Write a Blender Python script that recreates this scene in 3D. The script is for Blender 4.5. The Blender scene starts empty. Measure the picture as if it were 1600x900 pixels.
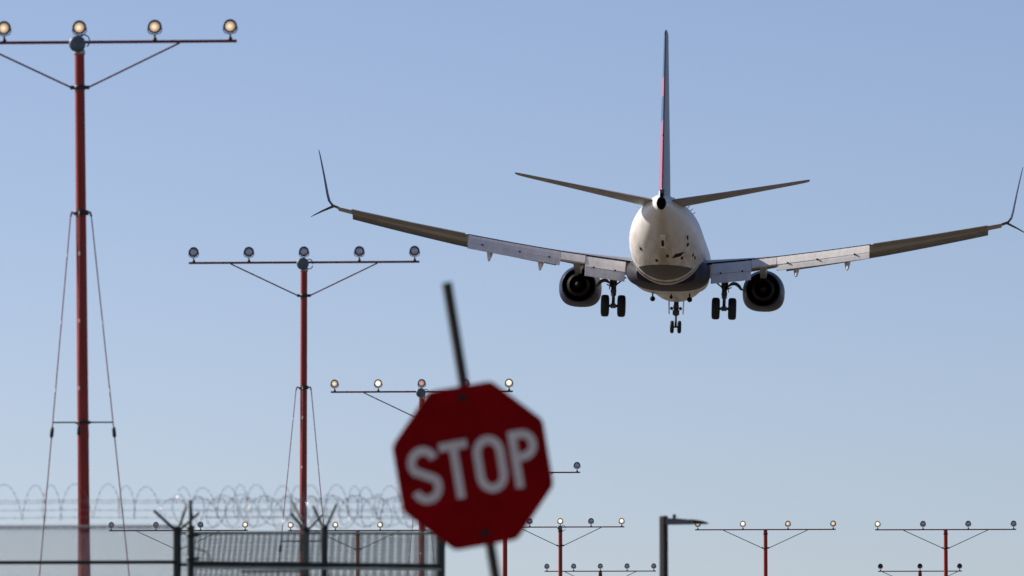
import bpy, math, random
from mathutils import Vector, Matrix
R = math.radians
random.seed(7)
S = bpy.context.scene
COL = S.collection

# ------------------------------------------------------------------ camera
F_PX = 9500.0                      # focal length in photograph pixels (1600 wide)
PITCH, YAW = R(5.30), R(3.455)
CAM = Vector((0, 0, 1.65))
cam_d = bpy.data.cameras.new('camera')
cam_d.sensor_width = 36
cam_d.lens = F_PX / 1600 * 36
cam_d.clip_start = 1
cam_d.clip_end = 20000
cam_d.dof.use_dof = True
cam_d.dof.focus_distance = 235
cam_d.dof.aperture_fstop = 5.0
cam_o = bpy.data.objects.new('camera', cam_d)
COL.objects.link(cam_o)
cam_o.location = CAM
cam_o.rotation_euler = (math.pi / 2 + PITCH, 0, YAW)
S.camera = cam_o

# ------------------------------------------------------------------ light
SUN_AZ, SUN_EL = R(-70), R(31)     # azimuth from +Y, negative = to the left
w = bpy.data.worlds.new('World')
S.world = w
w.use_nodes = True
nt = w.node_tree
bg = nt.nodes['Background']
sky = nt.nodes.new('ShaderNodeTexSky')
sky.sky_type = 'NISHITA'
sky.sun_disc = False
sky.sun_elevation = SUN_EL
sky.sun_rotation = SUN_AZ
sky.altitude = 30
sky.air_density = 0.7
sky.dust_density = 0.8
sky.ozone_density = 2.0
tint = nt.nodes.new('ShaderNodeMix')            # the camera's white balance: one even tint over the whole sky
tint.data_type = 'RGBA'
tint.blend_type = 'MULTIPLY'
tint.inputs[0].default_value = 1
tint.inputs[7].default_value = (1.04, 0.957, 1.005, 1)
nt.links.new(sky.outputs[0], tint.inputs[6])
nt.links.new(tint.outputs[2], bg.inputs[0])
bg.inputs[1].default_value = 0.099
sd = Vector((math.sin(SUN_AZ) * math.cos(SUN_EL), math.cos(SUN_AZ) * math.cos(SUN_EL), math.sin(SUN_EL)))
sun_d = bpy.data.lights.new('sun', 'SUN')
sun_d.energy = 5.0
sun_d.angle = R(0.53)
sun_d.color = (1.0, 0.93, 0.83)
sun_o = bpy.data.objects.new('sun', sun_d)
COL.objects.link(sun_o)
sun_o.rotation_euler = sd.to_track_quat('Z', 'Y').to_euler()
sun_o.location = (-40, 40, 60)

S.view_settings.view_transform = 'Standard'
S.view_settings.look = 'None'
S.view_settings.exposure = 0.28
S.view_settings.gamma = 1.0
S.view_settings.use_curve_mapping = False
S.render.engine = 'CYCLES'
S.cycles.use_denoising = True
S.cycles.max_bounces = 6

# ------------------------------------------------------------------ helpers
_fh = Vector((-math.sin(YAW), math.cos(YAW), 0))
_rt = Vector((math.cos(YAW), math.sin(YAW), 0))
_fw = _fh * math.cos(PITCH) + Vector((0, 0, math.sin(PITCH)))
_up = -_fh * math.sin(PITCH) + Vector((0, 0, math.cos(PITCH)))

def ray(px, py):
    return _fw * F_PX + _rt * (px - 800) + _up * (450 - py)

def at(px, py, Y):                 # point of the place at distance Y along the runway axis
    d = ray(px, py)
    return CAM + d * ((Y - CAM.y) / d.y)

def mat(name, col, rough=0.5, metal=0.0, var=0.0, scale=8.0, spec=0.5, bump=0.0, coat=0.0, streak=None):
    m = bpy.data.materials.new(name)
    m.use_nodes = True
    n = m.node_tree
    b = n.nodes['Principled BSDF']
    b.inputs['Base Color'].default_value = (*col, 1)
    b.inputs['Roughness'].default_value = rough
    b.inputs['Metallic'].default_value = metal
    b.inputs['Specular IOR Level'].default_value = spec
    b.inputs['Coat Weight'].default_value = coat
    if var or bump:
        tc = n.nodes.new('ShaderNodeTexCoord')
        mp = n.nodes.new('ShaderNodeMapping')
        if streak:
            mp.inputs['Scale'].default_value = streak
        no = n.nodes.new('ShaderNodeTexNoise')
        no.inputs['Scale'].default_value = scale
        no.inputs['Detail'].default_value = 6
        no.inputs['Roughness'].default_value = 0.65
        n.links.new(tc.outputs['Object'], mp.inputs[0])
        n.links.new(mp.outputs[0], no.inputs['Vector'])
        if var:
            r = n.nodes.new('ShaderNodeMapRange')
            r.inputs['From Min'].default_value = 0.3
            r.inputs['From Max'].default_value = 0.7
            r.inputs['To Min'].default_value = 1 - var
            r.inputs['To Max'].default_value = 1 + var * 0.6
            x = n.nodes.new('ShaderNodeMix')
            x.data_type = 'RGBA'
            x.blend_type = 'MULTIPLY'
            x.inputs['Factor'].default_value = 1
            x.inputs[6].default_value = (*col, 1)
            n.links.new(no.outputs[0], r.inputs[0])
            n.links.new(r.outputs[0], x.inputs[7])
            n.links.new(x.outputs[2], b.inputs['Base Color'])
        if bump:
            bp = n.nodes.new('ShaderNodeBump')
            bp.inputs['Strength'].default_value = bump
            bp.inputs['Distance'].default_value = 0.01
            n.links.new(no.outputs[0], bp.inputs['Height'])
            n.links.new(bp.outputs[0], b.inputs['Normal'])
    return m

class MB:
    """collects shapes, then links them as one mesh object"""
    def __init__(s):
        s.v, s.f, s.sm = [], [], []
    def add(s, vs, fs, smooth=False):
        o = len(s.v)
        s.v += [tuple(p) for p in vs]
        s.f += [tuple(i + o for i in f) for f in fs]
        s.sm += [smooth] * len(fs)
        return s
    def loft(s, rings, cap=True, closed=True, smooth=True):
        n = len(rings[0])
        vs = [p for r in rings for p in r]
        fs = []
        for i in range(len(rings) - 1):
            for j in range(n if closed else n - 1):
                k = (j + 1) % n
                fs.append((i * n + j, i * n + k, (i + 1) * n + k, (i + 1) * n + j))
        s.add(vs, fs, smooth)
        if cap:
            s.add(rings[0], [tuple(range(n))[::-1]])
            s.add(rings[-1], [tuple(range(n))])
        return s
    def tube(s, pts, r, n=8, cap=True, smooth=True):
        pts = [Vector(p) for p in pts]
        rings = []
        ref = None
        for i, p in enumerate(pts):
            t = (pts[min(i + 1, len(pts) - 1)] - pts[max(i - 1, 0)]).normalized()
            if ref is None:
                ref = Vector((0, 0, 1)) if abs(t.z) < 0.9 else Vector((0, 1, 0))
            a = t.cross(ref).normalized()
            b = a.cross(t).normalized()
            ref = b
            rr = r[i] if isinstance(r, (list, tuple)) else r
            rings.append([p + (a * math.cos(q) + b * math.sin(q)) * rr for q in [2 * math.pi * k / n for k in range(n)]])
        return s.loft(rings, cap, True, smooth)
    def lathe(s, prof, org, axis, n=24, cap=True, smooth=True):
        """prof: (distance along axis, radius)"""
        axis = Vector(axis).normalized()
        org = Vector(org)
        ref = Vector((0, 0, 1)) if abs(axis.z) < 0.9 else Vector((1, 0, 0))
        a = axis.cross(ref).normalized()
        b = a.cross(axis).normalized()
        rings = [[org + axis * d + (a * math.cos(q) + b * math.sin(q)) * r for q in [2 * math.pi * k / n for k in range(n)]] for d, r in prof]
        return s.loft(rings, cap, True, smooth)
    def box(s, c, size, rot=None):
        c = Vector(c)
        vs = []
        for x in (-.5, .5):
            for y in (-.5, .5):
                for z in (-.5, .5):
                    p = Vector((x * size[0], y * size[1], z * size[2]))
                    if rot is not None:
                        p = rot @ p
                    vs.append(c + p)
        return s.add(vs, [(0, 1, 3, 2), (4, 6, 7, 5), (0, 4, 5, 1), (2, 3, 7, 6), (0, 2, 6, 4), (1, 5, 7, 3)])
    def prism(s, poly, d):
        """poly: list of 3D points, extruded by vector d"""
        d = Vector(d)
        n = len(poly)
        vs = [Vector(p) for p in poly] + [Vector(p) + d for p in poly]
        fs = [tuple(range(n))[::-1], tuple(range(n, 2 * n))]
        fs += [(i, (i + 1) % n, (i + 1) % n + n, i + n) for i in range(n)]
        return s.add(vs, fs)
    def mesh(s, name, m):
        me = bpy.data.meshes.new(name)
        me.from_pydata(s.v, [], s.f)
        me.materials.append(m)
        me.polygons.foreach_set('use_smooth', s.sm)
        me.update()
        import bmesh
        bm = bmesh.new()
        bm.from_mesh(me)
        bmesh.ops.recalc_face_normals(bm, faces=bm.faces)
        bm.to_mesh(me)
        bm.free()
        return me
    def build(s, name, m, parent=None, matrix=None):
        o = bpy.data.objects.new(name, s.mesh(name, m))
        COL.objects.link(o)
        o.parent = parent
        if matrix is not None:
            o.matrix_local = matrix
        return o

def link(name, me, parent, loc=(0, 0, 0)):
    o = bpy.data.objects.new(name, me)
    COL.objects.link(o)
    o.parent = parent
    o.location = loc
    return o

def thing(name, label, cat, loc, group=None, matrix=None):
    o = bpy.data.objects.new(name, None)
    COL.objects.link(o)
    o.empty_display_size = 0.3
    if matrix is not None:
        o.matrix_world = matrix
    else:
        o.location = loc
    o['label'] = label
    o['category'] = cat
    if group:
        o['group'] = group
    return o

# ------------------------------------------------------------------ materials
M = {}
M['mast'] = mat('mast red paint', (0.33, 0.042, 0.028), 0.5, spec=0.22, var=0.25, scale=5, streak=(3, 3, 0.35))
M['brace'] = mat('brace red paint', (0.14, 0.03, 0.03), 0.5, var=0.3, scale=9)
M['bar'] = mat('crossbar paint', (0.17, 0.026, 0.023), 0.5, var=0.3, scale=9)
M['fitting'] = mat('dark steel fitting', (0.035, 0.033, 0.035), 0.5, 0.2, var=0.3, scale=30)
M['galv'] = mat('galvanised steel', (0.42, 0.42, 0.43), 0.45, 0.6, var=0.2, scale=20)
M['junction'] = mat('grey green junction box', (0.10, 0.13, 0.15), 0.45, 0.1, var=0.35, scale=14)
M['housing'] = mat('lamp housing', (0.03, 0.028, 0.03), 0.4, 0.1, var=0.2, scale=30)
M['redhousing'] = mat('dark red lamp housing', (0.035, 0.008, 0.01), 0.4, var=0.2, scale=30)
M['sleeve'] = mat('white sleeve', (0.75, 0.73, 0.72), 0.4)
M['wire'] = mat('guy wire red', (0.27, 0.075, 0.075), 0.45, 0.3, var=0.3, scale=10)

def lens_mat(name, core, edge, s_core, s_edge):
    m = bpy.data.materials.new(name)
    m.use_nodes = True
    n = m.node_tree
    b = n.nodes['Principled BSDF']
    b.inputs['Base Color'].default_value = (0.16, 0.12, 0.10, 1)
    b.inputs['Roughness'].default_value = 0.15
    tc = n.nodes.new('ShaderNodeTexCoord')
    mp = n.nodes.new('ShaderNodeMapping')
    mp.inputs['Location'].default_value = (0.006, 0, 0.004)
    ln = n.nodes.new('ShaderNodeVectorMath')
    ln.operation = 'LENGTH'
    rg = n.nodes.new('ShaderNodeValToRGB')
    e = rg.color_ramp.elements
    e[0].position = 0.01
    e[0].color = tuple(c * s_core for c in core) + (1,)
    e[1].position = 0.085
    e[1].color = tuple(c * s_edge for c in edge) + (1,)
    x = e.new(0.040)
    x.color = tuple((a * s_core * 0.4 + c * s_edge * 0.6) for a, c in zip(core, edge)) + (1,)
    n.links.new(tc.outputs['Object'], mp.inputs[0])
    n.links.new(mp.outputs[0], ln.inputs[0])
    n.links.new(ln.outputs['Value'], rg.inputs[0])
    n.links.new(rg.outputs[0], b.inputs['Emission Color'])
    b.inputs['Emission Strength'].default_value = 1.0
    return m
M['lit'] = lens_mat('lit lens', (1.0, 0.78, 0.52), (0.9, 0.50, 0.32), 1.5, 0.17)
M['bright'] = lens_mat('bright lit lens', (1.0, 0.88, 0.68), (1.0, 0.68, 0.46), 2.6, 0.45)
M['pink'] = lens_mat('dim pink lens', (1.0, 0.62, 0.55), (0.9, 0.45, 0.42), 0.75, 0.16)
M['unlit'] = mat('unlit lens', (0.62, 0.60, 0.64), 0.48, 0.6, var=0.35, scale=25, spec=0.8)
M['redlens'] = mat('dark red lens', (0.05, 0.006, 0.01), 0.2)

M['white'] = None  # built below (fuselage)
M['navy'] = mat('navy paint', (0.018, 0.022, 0.05), 0.42, var=0.25, scale=1.2, spec=0.10)
M['navymatt'] = mat('worn navy paint', (0.030, 0.030, 0.045), 0.6, var=0.4, scale=1.2, spec=0.15)
M['wing'] = mat('grey wing paint', (0.30, 0.295, 0.30), 0.4, var=0.22, scale=1.5, streak=(1, .25, 1))
M['flap'] = mat('flap paint', (0.70, 0.66, 0.62), 0.45, var=0.16, scale=2.5, streak=(2, .4, .4))
M['stab'] = mat('stabiliser paint', (0.24, 0.215, 0.19), 0.45, var=0.22, scale=1.6, streak=(1, .3, 1))
M['gear'] = mat('gear strut', (0.07, 0.07, 0.075), 0.4, 0.3, var=0.3, scale=8)
M['tyre'] = mat('tyre rubber', (0.012, 0.012, 0.013), 0.75, var=0.2, scale=8)
M['hub'] = mat('wheel hub', (0.2, 0.2, 0.21), 0.4, 0.5)
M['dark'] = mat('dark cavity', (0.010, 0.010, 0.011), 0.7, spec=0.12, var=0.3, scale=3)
M['nozzle'] = mat('exhaust metal', (0.008, 0.007, 0.006), 0.6, 0.0, spec=0.1, var=0.3, scale=4)
M['duct'] = mat('fan duct liner', (0.42, 0.36, 0.28), 0.5, var=0.2, scale=4)

def fuselage_mat():
    m = bpy.data.materials.new('fuselage paint')
    m.use_nodes = True
    n = m.node_tree
    N = n.nodes
    L = n.links.new
    b = N['Principled BSDF']
    b.inputs['Roughness'].default_value = 0.42
    b.inputs['Specular IOR Level'].default_value = 0.35
    tc = N.new('ShaderNodeTexCoord')
    sp = N.new('ShaderNodeSeparateXYZ')
    L(tc.outputs['Object'], sp.inputs[0])
    def cmp(out, op, val):
        x = N.new('ShaderNodeMath')
        x.operation = op
        x.inputs[1].default_value = val
        L(out, x.inputs[0])
        return x.outputs[0]
    def mul(a, c):
        x = N.new('ShaderNodeMath')
        x.operation = 'MULTIPLY'
        L(a, x.inputs[0])
        L(c, x.inputs[1])
        return x.outputs[0]
    def mix(fac, a, c):
        x = N.new('ShaderNodeMix')
        x.data_type = 'RGBA'
        L(fac, x.inputs[0])
        if isinstance(a, tuple):
            x.inputs[6].default_value = (*a, 1)
        else:
            L(a, x.inputs[6])
        x.inputs[7].default_value = (*c, 1)
        return x.outputs[2]
    # oily streaks running aft along the belly
    mp = N.new('ShaderNodeMapping')
    mp.inputs['Scale'].default_value = (2.2, 0.18, 1.2)
    no = N.new('ShaderNodeTexNoise')
    no.inputs['Scale'].default_value = 1.6
    no.inputs['Detail'].default_value = 7
    L(tc.outputs['Object'], mp.inputs[0])
    L(mp.outputs[0], no.inputs['Vector'])
    mr = N.new('ShaderNodeMapRange')
    mr.inputs['From Min'].default_value = 0.42
    mr.inputs['From Max'].default_value = 0.75
    L(no.outputs[0], mr.inputs[0])
    low = N.new('ShaderNodeMapRange')
    low.inputs['From Min'].default_value = 1.0
    low.inputs['From Max'].default_value = -0.8
    L(sp.outputs['Z'], low.inputs[0])
    dirt = mul(mr.outputs[0], low.outputs[0])
    c = mix(dirt, (0.70, 0.68, 0.66), (0.40, 0.34, 0.28))
    # brown stain trailing down from the tail outlet
    ax = N.new('ShaderNodeMath')
    ax.operation = 'ABSOLUTE'
    L(sp.outputs['X'], ax.inputs[0])
    sm = N.new('ShaderNodeMapRange')
    sm.inputs['From Min'].default_value = 0.34
    sm.inputs['From Max'].default_value = 0.05
    sm.inputs['To Max'].default_value = 0.55
    L(ax.outputs[0], sm.inputs[0])
    c = mix(mul(sm.outputs[0], mul(low.outputs[0], cmp(sp.outputs['Y'], 'LESS_THAN', -9.0))), c, (0.28, 0.20, 0.13))
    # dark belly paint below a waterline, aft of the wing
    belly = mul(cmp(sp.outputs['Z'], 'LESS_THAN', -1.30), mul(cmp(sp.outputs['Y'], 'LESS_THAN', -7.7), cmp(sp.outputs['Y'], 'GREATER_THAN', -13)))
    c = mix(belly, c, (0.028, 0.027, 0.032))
    # skin joints
    wv = N.new('ShaderNodeMath')
    wv.operation = 'PINGPONG'
    wv.inputs[1].default_value = 1.05
    L(sp.outputs['Y'], wv.inputs[0])
    joint = cmp(wv.outputs[0], 'LESS_THAN', 0.012)
    half = N.new('ShaderNodeMath')
    half.operation = 'MULTIPLY'
    half.inputs[1].default_value = 0.45
    L(joint, half.inputs[0])
    c = mix(half.outputs[0], c, (0.22, 0.2, 0.19))
    L(c, b.inputs['Base Color'])
    return m
M['white'] = fuselage_mat()

def fin_mat():
    m = bpy.data.materials.new('fin livery')
    m.use_nodes = True
    n = m.node_tree
    N = n.nodes
    L = n.links.new
    b = N['Principled BSDF']
    b.inputs['Roughness'].default_value = 0.4
    b.inputs['Specular IOR Level'].default_value = 0.3
    tc = N.new('ShaderNodeTexCoord')
    sp = N.new('ShaderNodeSeparateXYZ')
    L(tc.outputs['Object'], sp.inputs[0])
    r = N.new('ShaderNodeValToRGB')
    r.color_ramp.interpolation = 'CONSTANT'
    e = r.color_ramp.elements
    navy = (0.05, 0.08, 0.18, 1)
    red = (0.36, 0.11, 0.18, 1)
    e[0].position = 0
    e[0].color = (0.6, 0.6, 0.62, 1)
    for p, cc in ((0.215, red), (0.56, navy), (0.68, red), (0.775, navy)):
        x = e.new(p)
        x.color = cc
    e[len(e) - 1].position = 0.985
    e[len(e) - 1].color = (0.03, 0.03, 0.035, 1)
    mr = N.new('ShaderNodeMath')
    mr.operation = 'DIVIDE'
    mr.inputs[1].default_value = 9.6
    L(sp.outputs['Z'], mr.inputs[0])
    L(mr.outputs[0], r.inputs[0])
    side = N.new('ShaderNodeMath')                   # the red panels are on the left face
    side.operation = 'GREATER_THAN'
    side.inputs[1].default_value = 0.0
    L(sp.outputs['X'], side.inputs[0])
    mx = N.new('ShaderNodeMix')
    mx.data_type = 'RGBA'
    mx.inputs[7].default_value = (0.10, 0.125, 0.20, 1)
    L(side.outputs[0], mx.inputs[0])
    L(r.outputs[0], mx.inputs[6])
    L(mx.outputs[2], b.inputs['Base Color'])
    return m
M['fin'] = fin_mat()

# ------------------------------------------------------------------ ground
def ground_mat():
    m = mat('dry grass ground', (0.115, 0.092, 0.062), 0.9, var=0.35, scale=0.08, bump=0.3)
    return m
g = MB().add([(-6000, -3000, 0), (6000, -3000, 0), (6000, 12000, 0), (-6000, 12000, 0)], [(0, 1, 2, 3)]).build('ground', ground_mat())
g['kind'] = 'structure'

# ------------------------------------------------------------------ approach light masts
FACE = (0, -1, 0)
def lamp_meshes(hm):
    h = MB().lathe([(-0.105, 0.022), (-0.10, 0.035), (-0.06, 0.062), (-0.02, 0.090), (0.0, 0.101), (0.022, 0.103), (0.026, 0.099), (0.026, 0.078), (0.010, 0.076), (0.010, 0.001)], (0, 0, 0), FACE, 24, False)
    h.tube([(-.098, 0, 0), (-.104, 0, -.05), (-.08, 0, -.095), (0, 0, -.118), (.08, 0, -.095), (.104, 0, -.05), (.098, 0, 0)], .007, 6)
    return h.mesh('lamp', hm)
LAMP = lamp_meshes(M['housing'])
LAMP_RED = lamp_meshes(M['redhousing'])
def lens_mesh(m):
    return MB().lathe([(0.012, 0.0755), (0.018, 0.066), (0.024, 0.045), (0.027, 0.018), (0.0275, 0.001)], (0, 0, 0), FACE, 24).mesh('lens', m)
LENS = {k: lens_mesh(M[k]) for k in ('lit', 'bright', 'pink', 'unlit', 'redlens')}
STEM = MB().tube([(0, 0, -.19), (0, 0, -.118)], .014, 8).lathe([(0, .032), (.03, .032), (.034, .02), (.05, .016)], (0, 0, -.195), (0, 0, 1), 12).mesh('stem', M['fitting'])

def mast(label, Y, cx, by, sp_px, lamps, spacing, jsize=1.0, pole_x=None, junction=0, guys=False, r_top=.066, r_bot=.08, base_px=None, extra=.09, lamp_dx=None, red=False, brace_at=None, brace_drop=.62, group=None, lean=0.0):
    """cx, by: where the bar's middle shows in the photograph; lamps: offsets in spacings with lens kind"""
    top = at(cx, by, Y)
    base = Vector((top.x + lean, Y, 0))
    t = thing('approach_light_mast', label, 'light mast', base, group)
    T = top - base
    def onpole(z):                                   # centre of the pole at height z
        return Vector((T.x * z / T.z, 0, z))
    pole = MB().tube([onpole(0), onpole(T.z * .5), onpole(T.z - .02)], [r_bot, (r_top + r_bot) / 2, r_top], 16)
    pole.lathe([(0, .19), (.03, .19), (.032, r_bot + .03), (.12, r_bot + .012)], (0, 0, 0), (0, 0, 1), 16)
    pole.build('pole', M['mast'], t)
    lo, hi = min(l[0] for l in lamps) * spacing - extra, max(l[0] for l in lamps) * spacing + extra
    yb = -.02 if not junction else 0.0
    MB().tube([T + Vector((lo, 0, 0)), T + Vector((hi, 0, 0))], .021, 10).build('crossbar', M['bar'], t)
    cl = MB().lathe([(0, r_top + .006), (.004, r_top + .012), (.05, r_top + .012), (.054, r_top + .006)], onpole(T.z - .17), (0, 0, 1), 16)
    cl.build('collar', M['galv'] if guys else M['fitting'], t)
    ba = brace_at or 1.37
    zc = T.z - brace_drop
    cc = MB().lathe([(-.03, r_top + .004), (-.028, r_top + .011), (.028, r_top + .011), (.03, r_top + .004)], onpole(zc), (0, 0, 1), 16)
    for s in (-1, 1):
        cc.box(onpole(zc) + Vector((s * (r_top + .03), 0, 0)), (.07, .03, .05))
    cc.build('brace_clamp', M['fitting'], t)
    for s in (-1, 1):
        MB().tube([onpole(zc) + Vector((s * (r_top + .05), 0, 0)), T + Vector((s * ba, 0, -.02))], .0125, 8).build('brace', M['brace'], t)
    for k, kind in lamps:
        p = T + Vector((k * spacing, 0, .202))
        L = link('lamp', LAMP_RED if red else LAMP, t, p)
        L.rotation_euler = (R(random.uniform(-5, 3)), 0, R(random.uniform(-9, 9)))
        L.scale = (.93, .93, .93)
        link('lens', LENS[kind], L)
        st = link('stem', STEM, L)
        st.rotation_euler = (-L.rotation_euler.x, 0, 0)
    if junction:
        c = T + Vector((-.015, -.10, -.035))
        MB().lathe([(a_, b_ * jsize) for a_, b_ in ((-.05, .06), (-.045, .09), (-.02, .112), (.0, .115), (.022, .108), (.035, .08), (.04, .001))], c, (0, -1, 0), 24).build('junction_box', M['junction'], t)
        if junction == 2:
            q = [T + Vector((.04 + .075 * math.sin(a) * 1.0 + .03, -.03, .01 + .085 * math.cos(a))) for a in [i * .35 - 1.2 for i in range(12)]]
        else:
            q = [T + Vector((.10 + .07 * math.cos(a), -.03, -.035 + .09 * math.sin(a))) for a in [i * 2 * math.pi / 18 for i in range(18)]]
        MB().tube(q, .009, 6).build('cable_loop', M['fitting'], t)
    if guys:
        zb, zs = T.z - 2.33, T.z - 5.18
        br = MB().lathe([(-.03, r_bot), (-.028, r_bot + .014), (.028, r_bot + .014), (.03, r_bot)], onpole(zb), (0, 0, 1), 16)
        for dx, dy in ((-1, 0), (1, 0), (0, 1), (0, -1)):
            d = Vector((dx, dy, 0))
            br.tube([onpole(zb) + d * (r_bot - .01), onpole(zb) + d * .125 + Vector((0, 0, .005)), onpole(zb) + d * .142 + Vector((0, 0, -.05))], .015, 8)
        br.build('guy_bracket', M['fitting'], t)
        sp = MB().lathe([(-.02, r_bot), (-.018, r_bot + .012), (.018, r_bot + .012), (.02, r_bot)], onpole(zs), (0, 0, 1), 16)
        slope = (.41 - .142) / (5.18 - 2.33)
        for dx, dy in ((-1, 0), (1, 0), (0, 1), (0, -1)):
            d = Vector((dx, dy, 0))
            sp.tube([onpole(zs) + d * (r_bot - .01), onpole(zs) + d * .41], .011, 6)
        sp.build('spreader', M['fitting'], t)
        for dx, dy in ((-1, 0), (1, 0), (0, 1), (0, -1)):
            d = Vector((dx, dy, 0))
            zz = 0.0
            def wp(z):
                return onpole(z) + d * (.142 + (zb - .05 - z) * (.41 - .142) / (zb - .05 - zs))
            gw = MB().tube([wp(zb - .05), wp(zs), wp(.0)], .008, 6).build('guy_wire', M['wire'], t)
            MB().tube([wp(zs - .06), wp(zs - .08), wp(zs - .19), wp(zs - .21)], [.01, .026, .026, .01], 8).build('turnbuckle', M['fitting'], gw)
            for k in range(3):
                z = zb - .55 - .92 * k
                MB().tube([wp(z), wp(z - .05)], .0105, 6).build('marker_sleeve', M['sleeve'], gw)
    return t

def five(kinds):
    return [(i - 2, k) for i, k in enumerate(kinds)]
def four(kinds):
    return [(i - 1.5, k) for i, k in enumerate(kinds)]
W5, W4 = 1.03, 1.524
GL = 'masts along the runway centreline'
GR = 'masts of the wide crossbar'
mast('tallest red light mast at far left with warm lit lamps and stay wires', 81.5, 124, 66, 120, five(['lit'] * 5), W5, junction=2, guys=True, r_top=.066, r_bot=.094, lean=.20, group=GL)
mast('red light mast with five unlit grey lamps and stay wires, left of the stop sign', 112.0, 475, 410, 87, five(['unlit'] * 5), W5, junction=1, guys=True, r_top=.062, r_bot=.078, group=GL)
mast('red light mast with lit lamps whose bar passes behind the top of the stop sign', 142.5, 659, 612, 68.7, five(['lit', 'bright', 'pink', 'pink', 'bright']), W5, junction=1, guys=True, group=GL)
mast('red light mast mostly hidden behind the stop sign, one grey lamp at its right edge', 173.0, 789, 738.5, 56.6, five(['unlit'] * 5), W5, group=GL)
mast('red light mast just right of the stop sign with lit and unlit lamps', 203.5, 875.5, 823.5, 48.1, five(['lit', 'unlit', 'bright', 'unlit', 'bright']), W5, junction=1, jsize=.72, group=GL)
mast('farthest low mast with five small grey lamps beside the street lamp', 234.0, 938, 892.5, 41.8, five(['unlit'] * 5), W5, group=GL)
mast('red light mast behind the fence corner post, three grey lamps and one lit', 205.5, 278.5, 829, 70.5, four(['unlit', 'unlit', 'unlit', 'bright']), W4, brace_at=1.42, group=GR)
mast('light mast behind the fence mesh with a row of lit lamps', 205.5, 559, 829, 70, four(['bright', 'bright', 'bright', 'unlit']), W4, brace_at=1.42, group=GR)
mast('red light mast right of the street lamp with four warm lit lamps', 205.5, 1196, 827.5, 70.5, four(['lit', 'bright', 'lit', 'lit']), W4, brace_at=1.42, group=GR)
mast('rightmost red light mast with one lit lamp and three grey ones', 205.5, 1477.5, 827.5, 70.7, four(['bright', 'unlit', 'unlit', 'unlit']), W4, brace_at=1.42, group=GR)
mast('low mast with three dark red lamps at the bottom right', 235.0, 1437.5, 892.5, 61.5, [(-1, 'redlens'), (0, 'redlens'), (1, 'redlens')], W4, red=True, brace_at=1.45)

# ------------------------------------------------------------------ airliner
AC = CAM + ray(1047, 391) * (314 / F_PX)
ROT = Matrix.Rotation(R(0.53), 4, 'Z') @ Matrix.Rotation(R(2.6), 4, 'X') @ Matrix.Rotation(R(1.75), 4, 'Y')
plane = thing('airliner', 'white twin engine airliner seen from behind, wheels and flaps down in the sky', 'airplane', AC, matrix=Matrix.Translation(AC) @ ROT)

def ring(y, wd, zt, zb, n=40, ex=2.0):
    c, h = (zt + zb) / 2, (zt - zb) / 2
    out = []
    for k in range(n):
        a = 2 * math.pi * k / n
        ca, sa = math.cos(a), math.sin(a)
        out.append(Vector((wd * math.copysign(abs(ca) ** (2 / ex), ca), y, c + h * math.copysign(abs(sa) ** (2 / ex), sa))))
    return out
fs = [(19.6, .06, -.48, -.62), (19.4, .42, -.15, -.98), (18.9, .78, .15, -1.25), (18.2, 1.08, .50, -1.5), (17.3, 1.38, 1.05, -1.75), (16.2, 1.64, 1.58, -1.93), (14.8, 1.80, 1.86, -2.02), (13, 1.88, 1.95, -2.05), (9, 1.88, 1.95, -2.05), (4, 1.88, 1.95, -2.05), (0, 1.88, 1.95, -2.05), (-4, 1.88, 1.95, -2.05), (-6, 1.88, 1.95, -2.04), (-7.5, 1.87, 1.95, -1.95), (-9, 1.83, 1.95, -1.73), (-10.5, 1.73, 1.95, -1.40), (-12, 1.56, 1.95, -1.0), (-13.5, 1.32, 1.94, -.52), (-15, 1.02, 1.92, -.02), (-16.2, .75, 1.88, .40), (-17.2, .50, 1.80, .76), (-17.9, .33, 1.68, .98), (-18.35, .24, 1.55, 1.06)]
b = MB()
b.loft([ring(*q) for q in fs], False)
fus = b.build('fuselage', M['white'], plane)
MB().loft([[Vector((.235 * q * math.cos(a), -18.355 - d, 1.31 + (.32 if math.sin(a) > 0 else .30) * q * math.sin(a))) for a in [2 * math.pi * i / 24 for i in range(24)]] for d, q in ((-.3, 1.0), (.05, 1.0), (.05, .8), (-.2, .7), (-.2, .01))], False).build('exhaust_outlet', M['dark'], fus)
MB().prism([(-.07, -18.3, 1.54), (-.11, -17.6, 1.76), (.11, -17.6, 1.76), (.07, -18.3, 1.54)], (0, -.05, .28)).build('tail_cone_seal', M['dark'], fus)
# small belly details
def belly_z(y):
    for a, c in zip(fs, fs[1:]):
        if a[0] >= y >= c[0]:
            t = (a[0] - y) / (a[0] - c[0])
            return a[3] + (c[3] - a[3]) * t
    return -2.05
def belly_patch(name, x, y, wx, wy, m, th=.05, turn=0):
    wd, zt, zb = None, None, None
    for a, c in zip(fs, fs[1:]):
        if a[0] >= y >= c[0]:
            t = (a[0] - y) / (a[0] - c[0])
            wd, zt, zb = [a[i] + (c[i] - a[i]) * t for i in (1, 2, 3)]
            sl = (c[3] - a[3]) / (a[0] - c[0])
    q = x / wd
    z = (zt + zb) / 2 - (zt - zb) / 2 * math.sqrt(1 - q * q)
    rx = math.atan2(-sl, 1)
    ry = math.atan2(-(zt - zb) / 2 * q / (wd * math.sqrt(1 - q * q)), 1)
    rot = Matrix.Rotation(rx, 3, 'X') @ Matrix.Rotation(ry, 3, 'Y') @ Matrix.Rotation(turn, 3, 'Z')
    MB().box((x, y, z), (wx, wy, th), rot).build(name, m, fus)
M['plate'] = mat('pale access plate', (0.78, 0.78, 0.76), 0.35)
belly_patch('tail_skid', 0.0, -14.2, .26, 1.6, M['plate'], .16)
belly_patch('tail_skid_shoe', 0.0, -14.1, .12, .7, M['dark'], .24)
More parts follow.
